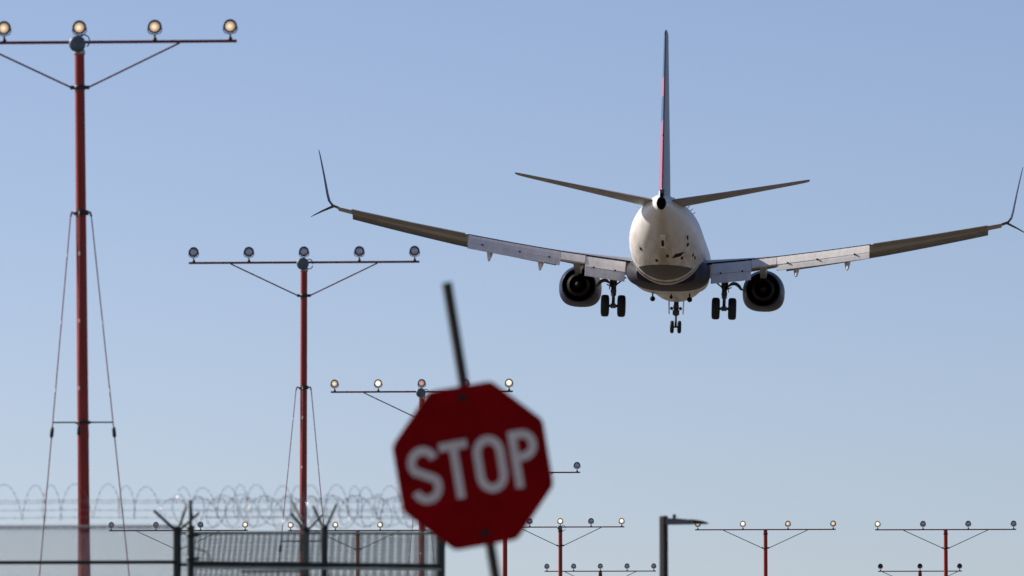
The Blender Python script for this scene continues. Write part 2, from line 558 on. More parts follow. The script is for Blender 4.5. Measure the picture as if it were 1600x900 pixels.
belly_patch('outflow_valve', .72, -11.9, .5, .42, M['dark'], .03, .5)
for x, y in ((-1.15, -11.8), (.2, -12.2), (-.35, -11.4), (1.2, -12.3), (.9, -11.2)):
    belly_patch('drain_port', x, y, .12, .35, M['dark'], .04)
for x, y in ((1.42, -10.2), (1.5, -9.4), (1.2, -13.0)):
    belly_patch('service_panel', x, y, .10, .5, M['dark'], .03)
# fairing under the wing
fr = [(1.0, 2.04, -.35, -2.085), (0, 2.1, -.35, -2.11), (-2.5, 2.14, -.4, -2.17), (-4, 2.08, -.55, -2.18), (-5.4, 1.92, -.75, -2.13), (-6.4, 1.5, -1.1, -2.06)]
ff = [(7.2, 1.3, -.9, -2.04), (5.5, 1.9, -.5, -2.06), (3.5, 2.0, -.4, -2.07), (1.02, 2.03, -.36, -2.08)]
fair = MB().loft([ring(y, a, c, d, 40, 2.6) for y, a, c, d in fr]).build('wing_fairing', M['navymatt'], plane)
MB().loft([ring(y, a, c, d, 40, 2.6) for y, a, c, d in ff]).build('forward_fairing', M['white'], plane)
M['rim'] = mat('pale fairing lip', (0.55, 0.52, 0.48), 0.4, var=.2, scale=3)
lip = [ring(-6.45, 1.885, 1.9, -2.055), ring(-6.45, 1.915, 1.93, -2.10), ring(-6.85, 1.90, 1.92, -2.07), ring(-6.85, 1.87, 1.88, -2.03)]
n40 = 40
lips = [[r[k] for k in range(n40) if r[k].z < -.95] for r in lip]
MB().loft([sorted(r, key=lambda p: p.x) for r in lips], False, False).build('fairing_lip', M['rim'], fair)
for x in (-.95, .95, 0.0):
    MB().lathe([(-.12, .10), (-.1, .14), (.05, .14), (.12, .05)] if x else [(-.1, .05), (-.08, .09), (.05, .08), (.1, .03)], (x * 1.02, 4.6, -2.2 - (.12 if x else .02)), (0, -1, 0), 12).tube([(x * 1.02, 4.6, -1.95), (x * 1.02, 4.6, -2.2)], .04, 6).build('belly_light', M['dark'], fair)

def airfoil(le, chord, thick, up, n=11, cam=0.02, te=.012):
    """closed profile; le leading-edge point, chord runs aft (-y); up = thickness direction"""
    up = Vector(up).normalized()
    pts = []
    xs = [(1 - math.cos(math.pi * i / n)) / 2 for i in range(n + 1)]
    def yt(x):
        return 5 * (.2969 * math.sqrt(x) - .126 * x - .3516 * x * x + .2843 * x ** 3 - .1015 * x ** 4)
    for x in reversed(xs):
        pts.append(le + Vector((0, -chord * x, 0)) + up * (yt(x) * thick * chord + cam * chord * 4 * x * (1 - x) + te * .5))
    for x in xs[1:]:
        pts.append(le + Vector((0, -chord * x, 0)) + up * (-yt(x) * thick * chord + cam * chord * 4 * x * (1 - x) - te * .5))
    return pts

def zte(x):
    return -.93 + .10 * x + .0028 * x * x
def le_y(x):
    return 5.9 - (x - 1.6) * .72 if x < 5.3 else 3.24 - (x - 5.3) * .515
def twist(x):
    return R(-1.4 - 1.2 * min(1, max(0, (x - 3) / 8)))
def te_y(x):
    return -2.0 if x < 5.4 else -2.0 - (x - 5.4) * .215
for s in (-1, 1):
    rings = []
    for x in (1.2, 1.9, 3.2, 4.3, 5.4, 7, 8.6, 10.4, 12, 13.6, 15.2, 16.4, 16.95):
        ly, ty = le_y(x), te_y(x)
        ch = ly - ty
        tc = .105 - .035 * min(1, max(0, (x - 2) / 9))
        tw = twist(x)                                 # incidence with washout
        z = zte(x)
        rr = airfoil(Vector((0, ly, 0)), ch, tc, (0, 0, 1), 11, .018 * max(0, 1 - x / 9))
        rr = [Vector((s * x, p.y, z - .02 + p.z + (p.y - ty) * math.tan(tw))) for p in rr]
        rings.append(rr)
    wing = MB().loft(rings).build('wing', M['wing'], plane)
    # slats, pushed forward and down
    for xa, xb in ((6.0, 16.3),):
        sl = []
        for x in [xa + (xb - xa) * i / 8 for i in range(9)]:
            ly, ch = le_y(x), le_y(x) - te_y(x)
            z = zte(x) + ch * math.tan(twist(x)) + .02
            c = .16 * ch + .12
            pr = []
            for q, h in ((0, 0), (.1, .16), (.35, .26), (.7, .28), (1, .22), (.7, .2), (.35, .12), (.12, -.04), (.2, -.2), (.05, -.14)):
                pr.append(Vector((s * x, ly + .22 - q * c * .9, z - .15 + h * c * 1.0 - (1 - q) * .11)))
            sl.append(pr)
        MB().loft(sl).build('slat', M['wing'], wing)
    # flaps: forward and aft segment
    def flap(name, xa, xb, drop0, c1, a1, c2, a2, m=M['flap']):
        def seg(nm, off, c, ang, t):
            rr = []
            for x in (xa, (xa + xb) / 2, xb):
                o = Vector((s * x, te_y(x) + off[0], zte(x) + off[1]))
                k = 1 - .012 * (x - xa)
                pr = [(0, 0), (.05, t * .55), (.2, t * .8), (.5, t * .6), (1, .012), (1, -.012), (.5, -t * .3), (.15, -t * .45)]
                rr.append([o + Vector((0, -(q * math.cos(ang) * c * k - (-h) * math.sin(ang) * -1 * 0) - h * math.sin(ang), -q * math.sin(ang) * c * k + h * math.cos(ang))) for q, h in pr])
            MB().loft(rr, smooth=False).build(nm, m, wing)
        seg(name, (.12, drop0), c1, a1, .16)
        e = (.12 - c1 * math.cos(a1) + .16, drop0 - c1 * math.sin(a1) - .0)
        seg('aft_' + name, e, c2, a2, .11)
    flap('flap', 2.2, 4.25, -.10, 1.25, R(26), .74, R(42))
    flap('flap', 5.55, 10.25, -.08, .92, R(24), .52, R(38))
    flap('flap', 4.27, 5.53, -.09, .95, R(22), .10, R(30))
    # hinges on the seam between the flap segments
    for x in (2.7, 3.8, 6.1, 7.6, 9.5):
        inb = x < 5
        c1, a1 = (1.25, R(26)) if inb else (.92, R(24))
        MB().lathe([(0, .05), (.06, .05), (.12, .03), (.14, .005)], (s * x, te_y(x) + .17 - c1 * math.cos(a1), zte(x) - (.10 if inb else .08) - c1 * math.sin(a1) + .03), (0, -1, 0), 8).build('flap_hinge', M['dark'], wing)
    # dark strips along the trailing edge: shade above the flaps put in as colour
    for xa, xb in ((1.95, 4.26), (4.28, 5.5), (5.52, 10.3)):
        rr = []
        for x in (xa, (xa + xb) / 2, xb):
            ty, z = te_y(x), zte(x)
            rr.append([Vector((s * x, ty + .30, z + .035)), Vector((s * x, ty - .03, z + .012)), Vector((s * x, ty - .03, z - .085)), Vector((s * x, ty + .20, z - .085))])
        MB().loft(rr, smooth=False).build('spoiler_shade_strip', M['dark'], wing)
    # aileron
    rr = []
    for x in (10.45, 13, 16.2):
        ty, z = te_y(x), zte(x)
        rr.append([Vector((s * x, ty + .55, z + .07)), Vector((s * x, ty - .12, z + .01)), Vector((s * x, ty - .12, z - .03)), Vector((s * x, ty + .5, z - .17))])
    MB().loft(rr, smooth=False).build('aileron', M['stab'], wing)
    # flap track fairings hanging below the flap
    for x in (6.55, 9.15):
        ty, z = te_y(x), zte(x)
        d = []
        for q, rw, rh in ((0, .02, .02), (.8, .12, .14), (1.6, .16, .24), (2.3, .16, .28), (2.9, .10, .22), (3.3, .01, .03)):
            y0 = ty + 2.1 - q
            z0 = z - .36 - (max(0, q - 1.4)) * .43
            d.append([Vector((s * (x + rw * math.cos(a)), y0, z0 + rh * math.sin(a))) for a in [2 * math.pi * k / 12 for k in range(12)]])
        MB().loft(d).build('flap_track_fairing', M['flap'], wing)
    # winglets: blended upper blade and lower strake
    wl = []
    ty, zt = te_y(16.95), zte(16.95)
    for x, z, ly, ch, ux, uz in ((16.93, zt - .01, -2.76, 1.68, 0, 1), (17.25, zt + .10, -2.95, 1.55, -.5, .85), (17.42, zt + .32, -3.15, 1.40, -.92, .4), (17.50, zt + .65, -3.4, 1.24, -.98, .18), (17.66, zt + 1.6, -4.1, .92, -.98, .18), (17.84, zt + 2.55, -4.8, .58, -.98, .18), (17.90, zt + 2.82, -5.15, .28, -.98, .18)):
        wl.append(airfoil(Vector((s * x, ly, z)), ch, .075, (s * ux, 0, uz), 9, 0, .01))
    MB().loft(wl).build('winglet', M['navy'], wing)
    ws = []
    for x, z, ly, ch in ((17.22, zt + .06, -3.05, 1.15), (17.75, zt - .22, -3.6, .72), (18.15, zt - .47, -4.1, .34), (18.27, zt - .56, -4.35, .12)):
        ws.append(airfoil(Vector((s * x, ly, z)), ch, .085, (s * .55, 0, .83), 9, 0, .01))
    MB().loft(ws).build('winglet_strake', M['navy'], wing)
    # horizontal stabiliser
    st = []
    for x, ly, ch, t in ((.3, -12.9, 4.2, .10), (.8, -13.2, 3.95, .10), (2.5, -14.25, 3.2, .095), (4.5, -15.5, 2.35, .09), (6.6, -16.8, 1.5, .085), (7.05, -17.15, 1.22, .08), (7.18, -17.5, .8, .06)):
        st.append(airfoil(Vector((s * x, ly, 1.50 + .165 * (x - .3) - (ly - ch + 17.1) * 0)), ch, t, (0, 0, 1), 9, 0, .02))
    sb = MB().loft(st).build('horizontal_stabiliser', M['stab'], plane)
    el = []
    for x, ty in ((1.2, -17.18), (6.7, -18.3)):
        z = 1.50 + .165 * (x - .3)
        el.append([Vector((s * x, ty + .5, z + .035)), Vector((s * x, ty - .12, z + .0)), Vector((s * x, ty - .12, z - .02)), Vector((s * x, ty + .5, z - .06))])
    MB().loft(el, smooth=False).build('elevator', M['stab'], sb)
    # vortex generators along the tail
    for k in range(7):
        a = R(90 - s * (14 + 7 * k))
        p = Vector((1.655 * math.cos(a), -11.2, .375 + 1.57 * math.sin(a)))
        nrm = Vector((math.cos(a), 0, math.sin(a)))
        MB().prism([p, p + Vector((0, -.22, 0)), p + Vector((0, -.22, 0)) + nrm * .15, p + nrm * .11], Vector((math.sin(a), 0, -math.cos(a))) * .03).build('vortex_generator', M['white'], fus)
    # engine
    ex, ez = s * 4.82, -1.76
    prof = [(7.75, .80, 0), (7.80, .88, 0), (7.70, .99, .4), (7.2, 1.07, .9), (6.3, 1.11, 1), (5.2, 1.10, 1), (4.3, 1.02, .7), (3.7, .91, .3), (3.45, .85, 0)]
    rr = []
    for y, r, fl in prof:
        q = []
        for k in range(36):
            a = 2 * math.pi * k / 36
            ca, sa = math.cos(a), math.sin(a)
            pw = 1 - .28 * fl if sa < 0 else 1            # the lower half is squarer and flatter
            z = r * math.copysign(abs(sa) ** pw, sa)
            if z < 0:
                z *= 1 - .08 * fl
            q.append(Vector((ex + r * math.copysign(abs(ca) ** pw, ca), y, ez + z)))
        rr.append(q)
    for y, r in ((3.47, .82), (4.2, .86), (6.2, .80)):
        rr.append([Vector((ex + r * math.cos(a), y, ez + r * math.sin(a))) for a in [2 * math.pi * k / 36 for k in range(36)]])
    eng = MB().loft(rr, False).build('engine', M['navy'], plane)
    MB().lathe([(0, .81), (-.9, .83), (-1.6, .80)], (ex, 3.52, ez), (0, -1, 0), 36, False).build('fan_duct', M['dark'], eng)
    MB().lathe([(-2.2, .74), (-1.2, .72), (0, .62), (.75, .47), (.78, .44), (.2, .40), (-.5, .35), (-.5, .001)], (ex, 3.4, ez), (0, -1, 0), 28, False).build('core_nozzle', M['nozzle'], eng)
    MB().lathe([(-.6, .30), (.3, .26), (.9, .12), (1.15, .01)], (ex, 3.3, ez), (0, -1, 0), 20).build('exhaust_plug', M['dark'], eng)
    MB().lathe([(-.05, .80), (0, .001)], (ex, 6.2, ez), (0, -1, 0), 24, False).build('fan', M['dark'], eng)
    pz = zte(4.82)
    MB().loft([[Vector((ex + a * .16, y, zz)) for a, zz in ((-1, z0), (1, z0), (1.1, z1), (-1.1, z1))] for y, z0, z1 in ((6.0, ez + 1.0, ez + 1.15), (4.4, ez + .85, pz + .1), (2.6, ez + .55, pz), (.6, ez + .78, pz - .1), (-.6, ez + 1.05, pz - .2))], smooth=False).build('pylon', M['wing'], eng)
    MB().prism([(ex - s * .72, 5.6, ez + .74), (ex - s * .72, 6.9, ez + .74), (ex - s * .92, 6.7, ez + 1.08), (ex - s * .92, 5.7, ez + 1.08)], (.03, 0, .02)).build('nacelle_strake', M['navy'], eng)
    # main gear
    gx = s * 2.86
    zc = -2.95
    gear = MB().tube([(gx, .1, -1.1), (gx, .03, -1.9)], .17, 14).tube([(gx, .03, -1.85), (gx, 0, -2.42)], .135, 14).tube([(gx, 0, -2.4), (gx, 0, zc)], .085, 12).tube([(gx - .44, 0, zc), (gx + .44, 0, zc)], .075, 10)
    gear.box((gx, 0, zc), (.26, .24, .24))
    gear.box((gx, -.12, -2.2), (.30, .12, .16))
    gear.build('main_gear', M['gear'], plane)
    leg = plane.children[-1]
    leg = [o for o in COL.objects if o.parent == plane and o.name.startswith('main_gear')][-1]
    MB().tube([(gx, -.16, -2.2), (gx, -.36, -2.52), (gx, -.1, -2.88)], .045, 8).build('torque_link', M['gear'], leg)
    MB().tube([(gx, .05, -1.95), (gx - s * .62, .1, -1.45)], .04, 8).build('side_brace', M['gear'], leg)
    q = [Vector((gx + s * (.12 + .85 * t), .15, -1.96 + .30 * math.sin(math.pi * min(1, t * 1.12)) ** .8 * (1 if t < .89 else 1) + .05 * (1 - t))) for t in [i / 8 for i in range(9)]]
    MB().tube(q, [.03, .05, .08, .095, .095, .095, .09, .07, .04], 10).build('drag_link', M['gear'], leg)
    MB().tube([(gx, -.02, -2.02), (gx + s * .36, .1, -1.84)], .03, 8).build('actuator', M['gear'], leg)
    MB().prism([(gx + s * .14, .55, -1.3), (gx + s * .14, -.5, -1.3), (gx + s * .2, -.45, -2.1), (gx + s * .2, .5, -2.1)], (s * .03, 0, 0)).build('gear_door', M['wing'], leg)
    for d in (-1, 1):
        wx = gx + d * .425
        wh = MB().lathe([(-.205, .30), (-.21, .42), (-.19, .51), (-.14, .555), (-.06, .568), (.06, .568), (.14, .555), (.19, .51), (.21, .42), (.205, .30)], (wx, 0, zc), (1, 0, 0), 36, False).lathe([(-.15, .30), (-.10, .18), (-.16, .08), (-.16, .001)], (wx, 0, zc), (1, 0, 0), 24, False).lathe([(.15, .30), (.10, .18), (.16, .08), (.16, .001)], (wx, 0, zc), (1, 0, 0), 24, False).lathe([(-.205, .31), (-.15, .29)], (wx, 0, zc), (1, 0, 0), 24, False).lathe([(.205, .31), (.15, .29)], (wx, 0, zc), (1, 0, 0), 24, False)
        wh.build('wheel', M['tyre'], leg)

# fin
fn = []
for z, ly, ch, t in ((1.55, -10.6, 6.9, .075), (2.1, -11.3, 6.15, .085), (3.2, -12.35, 5.35, .09), (5, -13.75, 4.35, .09), (7, -15.3, 3.25, .09), (9, -16.85, 2.2, .088), (9.58, -17.25, 1.95, .085), (9.72, -17.65, 1.45, .06)):
    fn.append(airfoil(Vector((0, ly, z)), ch, t, (1, 0, 0), 12, 0, .05))
fin = MB().loft(fn).build('tail_fin', M['fin'], plane)
dz = MB().loft([[Vector((-.05, -7.6, 1.9)), Vector((.05, -7.6, 1.9)), Vector((0, -7.6, 1.98))], [Vector((-.16, -10.6, 1.85)), Vector((.16, -10.6, 1.85)), Vector((0, -10.6, 2.5))], [Vector((-.22, -12, 1.85)), Vector((.22, -12, 1.85)), Vector((0, -12, 3.2))]], smooth=False)
dz.build('dorsal_fin', M['white'], fin)
MB().tube([(0, -18.6, 4.6), (0, -19.0, 4.6)], .03, 6).build('static_wick', M['dark'], fin)

# nose gear
nz = -3.68
ng = MB().tube([(0, 15.7, -1.7), (0, 15.62, -2.72)], .13, 12).tube([(0, 15.62, -2.65), (0, 15.6, nz + .345)], .06, 10).tube([(-.25, 15.6, nz + .345), (.25, 15.6, nz + .345)], .05, 10)
ng.box((0, 15.55, -2.55), (.36, .2, .26)).box((0, 15.5, -2.25), (.30, .16, .2))
ngo = ng.build('nose_gear', M['gear'], plane)
MB().tube([(0, 15.5, -2.7), (0, 15.32, -2.95), (0, 15.55, nz + .4)], .035, 8).build('torque_link', M['gear'], ngo)
MB().tube([(0, 15.6, -2.5), (0, 16.9, -1.9)], .05, 8).build('drag_strut', M['gear'], ngo)
for d in (-1, 1):
    MB().lathe([(-.10, .17), (-.105, .24), (-.08, .32), (-.03, .345), (.03, .345), (.08, .32), (.105, .24), (.10, .17)], (d * .20, 15.6, nz + .345), (1, 0, 0), 28, False).lathe([(-.06, .18), (-.08, .001)], (d * .20, 15.6, nz + .345), (1, 0, 0), 20, False).lathe([(.06, .18), (.08, .001)], (d * .20, 15.6, nz + .345), (1, 0, 0), 20, False).build('wheel', M['tyre'], ngo)
    MB().prism([(d * .38, 14.9, -1.9), (d * .38, 16.6, -1.9), (d * .36, 16.5, -2.62), (d * .36, 15.2, -2.62)], (d * .035, 0, 0)).build('gear_door', M['flap'], ngo)
    MB().lathe([(0, .05), (.03, .09), (.12, .09), (.14, .03)], (d * .24, 15.5, -2.34), (0, -1, 0), 12).build('landing_light', M['gear'], ngo)

# ------------------------------------------------------------------ stop sign
SD = 28.7
sc = CAM + ray(742.8, 727.3) * (SD / F_PX)
TILT, TURN = R(9.4), R(19.0)
rt = _rt * math.cos(TILT) + _up * math.sin(TILT)
up = -_rt * math.sin(TILT) + _up * math.cos(TILT)
nr = rt.cross(up).normalized()                        # towards the camera
rt2 = rt * math.cos(TURN) - nr * math.sin(TURN)       # left edge nearer the camera
nr2 = rt2.cross(up).normalized()
MS = Matrix((rt2, up, nr2)).transposed().to_4x4()
k = -(sc.z) / up.z
foot = sc + up * k - nr2 * .035
MSW = Matrix.Translation(foot) @ MS
H0 = (sc - foot).dot(up)
sign = thing('stop_sign', 'leaning red octagonal stop sign on a dark pipe, blurred in the foreground', 'stop sign', foot, matrix=MSW)
M['signred'] = mat('sign red sheeting', (0.31, 0.003, 0.005), 0.65, var=0.28, scale=4, spec=0.03)
M['signwhite'] = mat('sign white lettering', (0.88, 0.74, 0.64), 0.55, var=0.15, scale=10, spec=0.25)
M['pipe'] = mat('rusty brown pipe', (0.032, 0.021, 0.012), 0.6, 0.1, var=0.45, scale=14, streak=(1, .3, 1))
M['bolt'] = mat('rusty bolt', (0.03, 0.015, 0.012), 0.5, 0.4)
HW = .381 * 1.0
a8 = HW / math.cos(math.pi / 8)
def octagon(rad, z):
    out = []
    for i in range(8):
        a = math.pi / 8 + i * math.pi / 4
        for da in (-.055, 0.0, .055):
            rr = rad * (1 - .012) if da else rad * .992
            out.append(Vector((rr * math.cos(a + da) * (1 if not da else math.cos(math.pi / 8) / math.cos(math.pi / 8 - abs(da)) / .988), H0 + rr * math.sin(a + da) * (1 if not da else math.cos(math.pi / 8) / math.cos(math.pi / 8 - abs(da)) / .988), z)))
    return out
MB().prism(octagon(a8, .0), (0, 0, .004)).build('panel', M['signred'], sign)
MB().prism([p for p in octagon(a8, -.0015)], (0, 0, .0012)).build('back_sheet', M['galv'], sign)
MB().tube([(.03, -.3, -.030), (.03, 0, -.030), (.03, H0 + .875, -.030)], .0245, 16).build('post', M['pipe'], sign)
for v in (.325, -.325):
    MB().lathe([(0, .021), (.004, .021), (.006, .014), (.014, .012), (.015, .001)], (0, H0 + v, .0038), (0, 0, 1), 12).build('bolt', M['bolt'], sign)

def stroke(path, wd, closed=False):
    pts = [Vector((p[0], p[1], 0)) for p in path]
    n = len(pts)
    L, Rr = [], []
    for i, p in enumerate(pts):
        if closed:
            a, c = pts[(i - 1) % n], pts[(i + 1) % n]
        else:
            a, c = pts[max(i - 1, 0)], pts[min(i + 1, n - 1)]
        t = (c - a).normalized()
        nn = Vector((-t.y, t.x, 0))
        L.append(p + nn * wd / 2)
        Rr.append(p - nn * wd / 2)
    b = MB()
    vs, fsx = [], []
    for l, r in zip(L, Rr):
        for q in (l, r):
            vs.append((q.x, q.y + H0, .0045))
            vs.append((q.x, q.y + H0, .0062))
    m = n if closed else n - 1
    for i in range(m):
        j = (i + 1) % n
        o, e = i * 4, j * 4
        fsx += [(o + 1, e + 1, e + 3, o + 3), (o, o + 2, e + 2, e), (o, e, e + 1, o + 1), (o + 2, o + 3, e + 3, e + 2)]
    if not closed:
        e = (n - 1) * 4
        fsx += [(0, 1, 3, 2), (e, e + 2, e + 3, e + 1)]
    b.add(vs, fsx)
    return b
SW = .041
LH = .272
y0, y1 = -.142, -.142 + LH
i0, i1 = y0 + SW / 2, y1 - SW / 2
def arc(cx, cy, rx, ry, a0, a1, n=10):
    return [(cx + rx * math.cos(R(a0 + (a1 - a0) * i / n)), cy + ry * math.sin(R(a0 + (a1 - a0) * i / n))) for i in range(n + 1)]
ym = (y0 + y1) / 2
# S
cx, rx = -.245, .058
ry = (i1 - i0) / 4
p = arc(cx, i1 - ry, rx, ry, 14, 215, 16) + [(cx + (t - .5) * .056, ym - (t - .5) * .030) for t in (.25, .5, .75)] + arc(cx, i0 + ry, rx, ry, 35, -166, 16)
stroke(p, SW).build('letter', M['signwhite'], sign)['label'] = 'letter S'
# T
t = stroke([(-.155, i1), (-.015, i1)], SW)
t2 = stroke([(-.085, i1 - SW / 2), (-.085, y0)], SW)
t.add(t2.v, t2.f)
t.build('letter', M['signwhite'], sign)['label'] = 'letter T'
# O
cx, rx = .085, .058
p = arc(cx, i1 - .062, rx, .062, 0, 180, 12) + arc(cx, i0 + .062, rx, .062, 180, 360, 12)
stroke(p, SW, True).build('letter', M['signwhite'], sign)['label'] = 'letter O'
# P
px0 = .213
hp = .148
p = [(px0, i1), (px0 + .045, i1)] + arc(px0 + .045, i1 - (hp - SW) / 2, .052, (hp - SW) / 2, 88, -88, 10) + [(px0 + .045, i1 - hp + SW), (px0, i1 - hp + SW)]
t = stroke(p, SW)
t2 = stroke([(px0, y1), (px0, y0)], SW)
t.add([(a, c, d + .0004) for a, c, d in t2.v], t2.f)
t.build('letter', M['signwhite'], sign)['label'] = 'letter P'

# ------------------------------------------------------------------ street lamp
LY = 66.0
tp = at(1037, 806, LY)
lamp = thing('street_lamp', 'square grey street lamp pole with flat head, right of the stop sign', 'street lamp', (tp.x, LY, 0))
M['lamppole'] = mat('bronze grey pole paint', (0.030, 0.028, 0.026), 0.55, spec=0.2, var=0.2, scale=6)
M['lamphead'] = mat('dark lamp head', (0.02, 0.02, 0.024), 0.45, var=0.2, scale=10)
Z = tp.z
rot = Matrix.Rotation(R(-38), 3, 'Z')
def sq(z, h):
    return [rot @ Vector((x * h, y * h, 0)) + Vector((0, 0, z)) for x, y in ((-1, -.8), (-.8, -1), (.8, -1), (1, -.8), (1, .8), (.8, 1), (-.8, 1), (-1, .8))]
hh = .0365
MB().loft([sq(0, hh + .005), sq(Z * .5, hh + .002), sq(Z - .012, hh), sq(Z, hh * .85)], smooth=False).box((0, 0, .015), (.26, .26, .03)).build('pole', M['lamppole'], lamp)
arm = MB().loft([[Vector((x, y * d, Z + z)) for y, z in ((-1, lo), (1, lo), (1, hi), (-1, hi))] for x, d, lo, hi in ((.02, .035, -.096, -.026), (.15, .036, -.096, -.030), (.31, .045, -.093, -.046))], smooth=False)
M['lamparm'] = mat('grey arm paint', (0.16, 0.145, 0.14), 0.55, var=0.2, scale=10)
arm.build('arm', M['lamparm'], lamp)
MB().loft([[Vector((x, y * d, Z + z)) for y, z in ((-1, lo), (1, lo), (1.0, hi - .006), (.85, hi), (-.85, hi), (-1, hi - .006))] for x, d, lo, hi in ((.28, .05, -.089, -.040), (.32, .075, -.090, -.042), (.42, .08, -.0895, -.058), (.468, .07, -.088, -.072), (.482, .05, -.086, -.077))], smooth=False).build('lamp_head', M['lamphead'], lamp)
MB().lathe([(0, .016), (.02, .016), (.022, .021), (.045, .021), (.052, .012)], (.115, 0, Z - .035), (0, 0, 1), 14).build('photocell', M['lamphead'], lamp)

# ------------------------------------------------------------------ fences
M['fgreen'] = mat('dark green fence vinyl', (0.012, 0.022, 0.017), 0.45, var=0.35, scale=10)
M['farm'] = mat('green fence arm', (0.05, 0.075, 0.065), 0.5, var=0.3, scale=12)
M['fpale'] = mat('pale green rail', (0.38, 0.46, 0.40), 0.5, var=0.3, scale=9)
M['mesh'] = mat('weathered fence mesh', (0.040, 0.055, 0.090), 0.5, 0.2, var=0.2, scale=6)
M['meshdark'] = mat('green grey fence mesh', (0.038, 0.060, 0.060), 0.5, 0.2, var=0.2, scale=6)
M['razor'] = mat('razor tape', (0.30, 0.30, 0.32), 0.40, 0.8, var=0.3, scale=20)
M['toprail'] = mat('galvanised top rail', (0.50, 0.53, 0.55), 0.5, 0.3, var=0.2, scale=9)
M['strand'] = mat('barbed strand', (0.22, 0.22, 0.24), 0.4, 0.6)

def fence_post(t, org, x, ztop, r, arms=(), m=None, tall=0.0, cap=True):
    p = MB().tube([(x, 0, 0), (x, 0, ztop + tall)], r, 14)
    if cap:
        p.lathe([(0, r), (.002, r + .006), (.03, r + .006), (.045, r * .5), (.05, .001)], (x, 0, ztop + tall - .01), (0, 0, 1), 14)
    o = p.build('post', m or M['fgreen'], t)
    for dx, dz, dy, am in arms:
        a = Vector((x, 0, ztop - .02))
        e = a + Vector((dx, dy, dz))
        MB().tube([a, a + (e - a) * .5, e], [.016, .015, .013], 8).build('outrigger_arm', am, o)
    return o

def diag_mesh(t, x0, x1, z0, z1, ph, d, m, off=0.0):
    b = MB()
    w_, h_ = x1 - x0, z1 - z0
    for sgn in (1, -1):
        n = int((w_ + h_) / ph)
        for i in range(n + 1):
            c = -h_ + i * ph
            # line x = c + s (rising), clipped to the sheet
            sa, sb = max(0, -c), min(h_, w_ - c)
            if sb - sa < .005:
                continue
            pa, pb = Vector((c + sa, 0, sa)), Vector((c + sb, 0, sb))
            if sgn < 0:
                pa.x, pb.x = w_ - pa.x, w_ - pb.x
            yy = sgn * d * .4 + off
            b.tube([pa + Vector((x0, yy, z0)), pb + Vector((x0, yy, z0))], d / 2, 4, False, False)
    o = b.build('mesh', m, t)
    o['kind'] = 'stuff'
    return o

def weld_mesh(t, x0, x1, z0, z1, pa, pb, d, lean_a, lean_b, m):
    b = MB()
    x = x0
    while x < x1:
        q = (x - x0) / (x1 - x0)
        l = (lean_a + (lean_b - lean_a) * q)
        zr = min(1.6, z1 - z0)
        b.tube([(x - l * zr, 0, z1 - zr), (x, 0, z1)], d / 2, 4, False, False)
        b.tube([(x - l * zr, 0, z0), (x - l * zr, 0, z1 - zr)], d / 2, 4, False, False)
        x += pa + (pb - pa) * q
    z = z1 - .01
    while z > z0:
        b.tube([(x0, d * .8, z), (x1, d * .8, z)], d / 2, 4, False, False)
        z -= .0762
    o = b.build('mesh', m, t)
    o['kind'] = 'stuff'
    return o

def coil(t, x0, x1, zc, rad, pitch, r, both=False, ry=None, jit=.02, skew=0.0):
    b = MB()
    ry = ry or rad
    rnd = random.Random(int(x0 * 100) + 5)
    for sgn in ((1, -1) if both else (-1,)):
        turns = (x1 - x0) / pitch
        n = int(turns * 30)
        pts = []
        ph = rnd.uniform(0, 6)
        for i in range(n + 1):
            a = 2 * math.pi * i / 30
            k = rad * (1 + .05 * math.sin(a * .13 + ph))
            pts.append(Vector((x0 + pitch * i / 30 + jit * math.sin(a * .31 + ph) + sgn * skew * math.cos(a), sgn * ry * math.cos(a), zc + .012 * math.sin(a * .21 + ph) + k * math.sin(a))))
        b.tube(pts, r, 4, True, False)
        for i in range(0, n, 2):                     # barbs
            p = pts[i]
            tt = (pts[min(i + 1, n)] - pts[max(i - 1, 0)]).normalized()
            u = tt.cross(Vector((0, 1, 0)))
            if u.length < .1:
                continue
            u.normalize()
            b.add([p + tt * .012 + u * .009, p - tt * .012 + u * .009, p - tt * .012 - u * .009, p + tt * .012 - u * .009, p + Vector((0, .002, 0))], [(0, 4, 3), (1, 2, 4)])
    o = b.build('razor_coil', M['razor'], t)
    return o

def strand(t, pa, pb, r=.0020):
    b = MB()
    pts = [pa + (pb - pa) * (i / 12) + Vector((0, 0, -.006 * math.sin(math.pi * ((i * 3) % 12) / 12))) for i in range(13)]
    b.tube(pts, r, 4, True, False)
    n = int((pb - pa).length / .12)
    for i in range(n):
        p = pa + (pb - pa) * ((i + .5) / n)
        b.tube([p + Vector((-.008, .004, .018)), p + Vector((.008, -.004, -.018))], .0016, 4, True, False)
    b.build('barbed_wire', M['strand'], t)

# far fence: runs in from the left, grey single mesh, then welded mesh behind the near one
FB = 61.0
kB = F_PX / FB
o = at(277, 829, FB)
def fx(px, org, Y):
    return at(px, 829, Y).x - org.x
def fz(px, py, Y):
    return at(px, py, Y).z
fb = thing('perimeter_fence', 'long security fence at the left edge with fine mesh, dark rail and razor wire', 'fence', (o.x, FB, 0))
xl, xr = fx(-190, o, FB), fx(688, o, FB)
ztop = fz(277, 822, FB)
diag_mesh(fb, xl, 0, .05, ztop, .0215, .0030, M['mesh'])
weld_mesh(fb, .03, xr, .05, fz(480, 829, FB), .0108, .0121, .0042, .03, 0.0, M['meshdark'])
fence_post(fb, o, 0, fz(277, 828, FB), .040, ((-.235, .215, -.05, M['fgreen']), (.225, .19, -.05, M['fgreen']), (.06, .26, .25, M['farm'])))
xp = fx(478, o, FB)
fence_post(fb, o, xp, fz(478, 828, FB), .034, ((-.15, .19, -.05, M['fgreen']), (.17, .17, -.05, M['fgreen']), (-.16, .31, .3, M['farm'])))
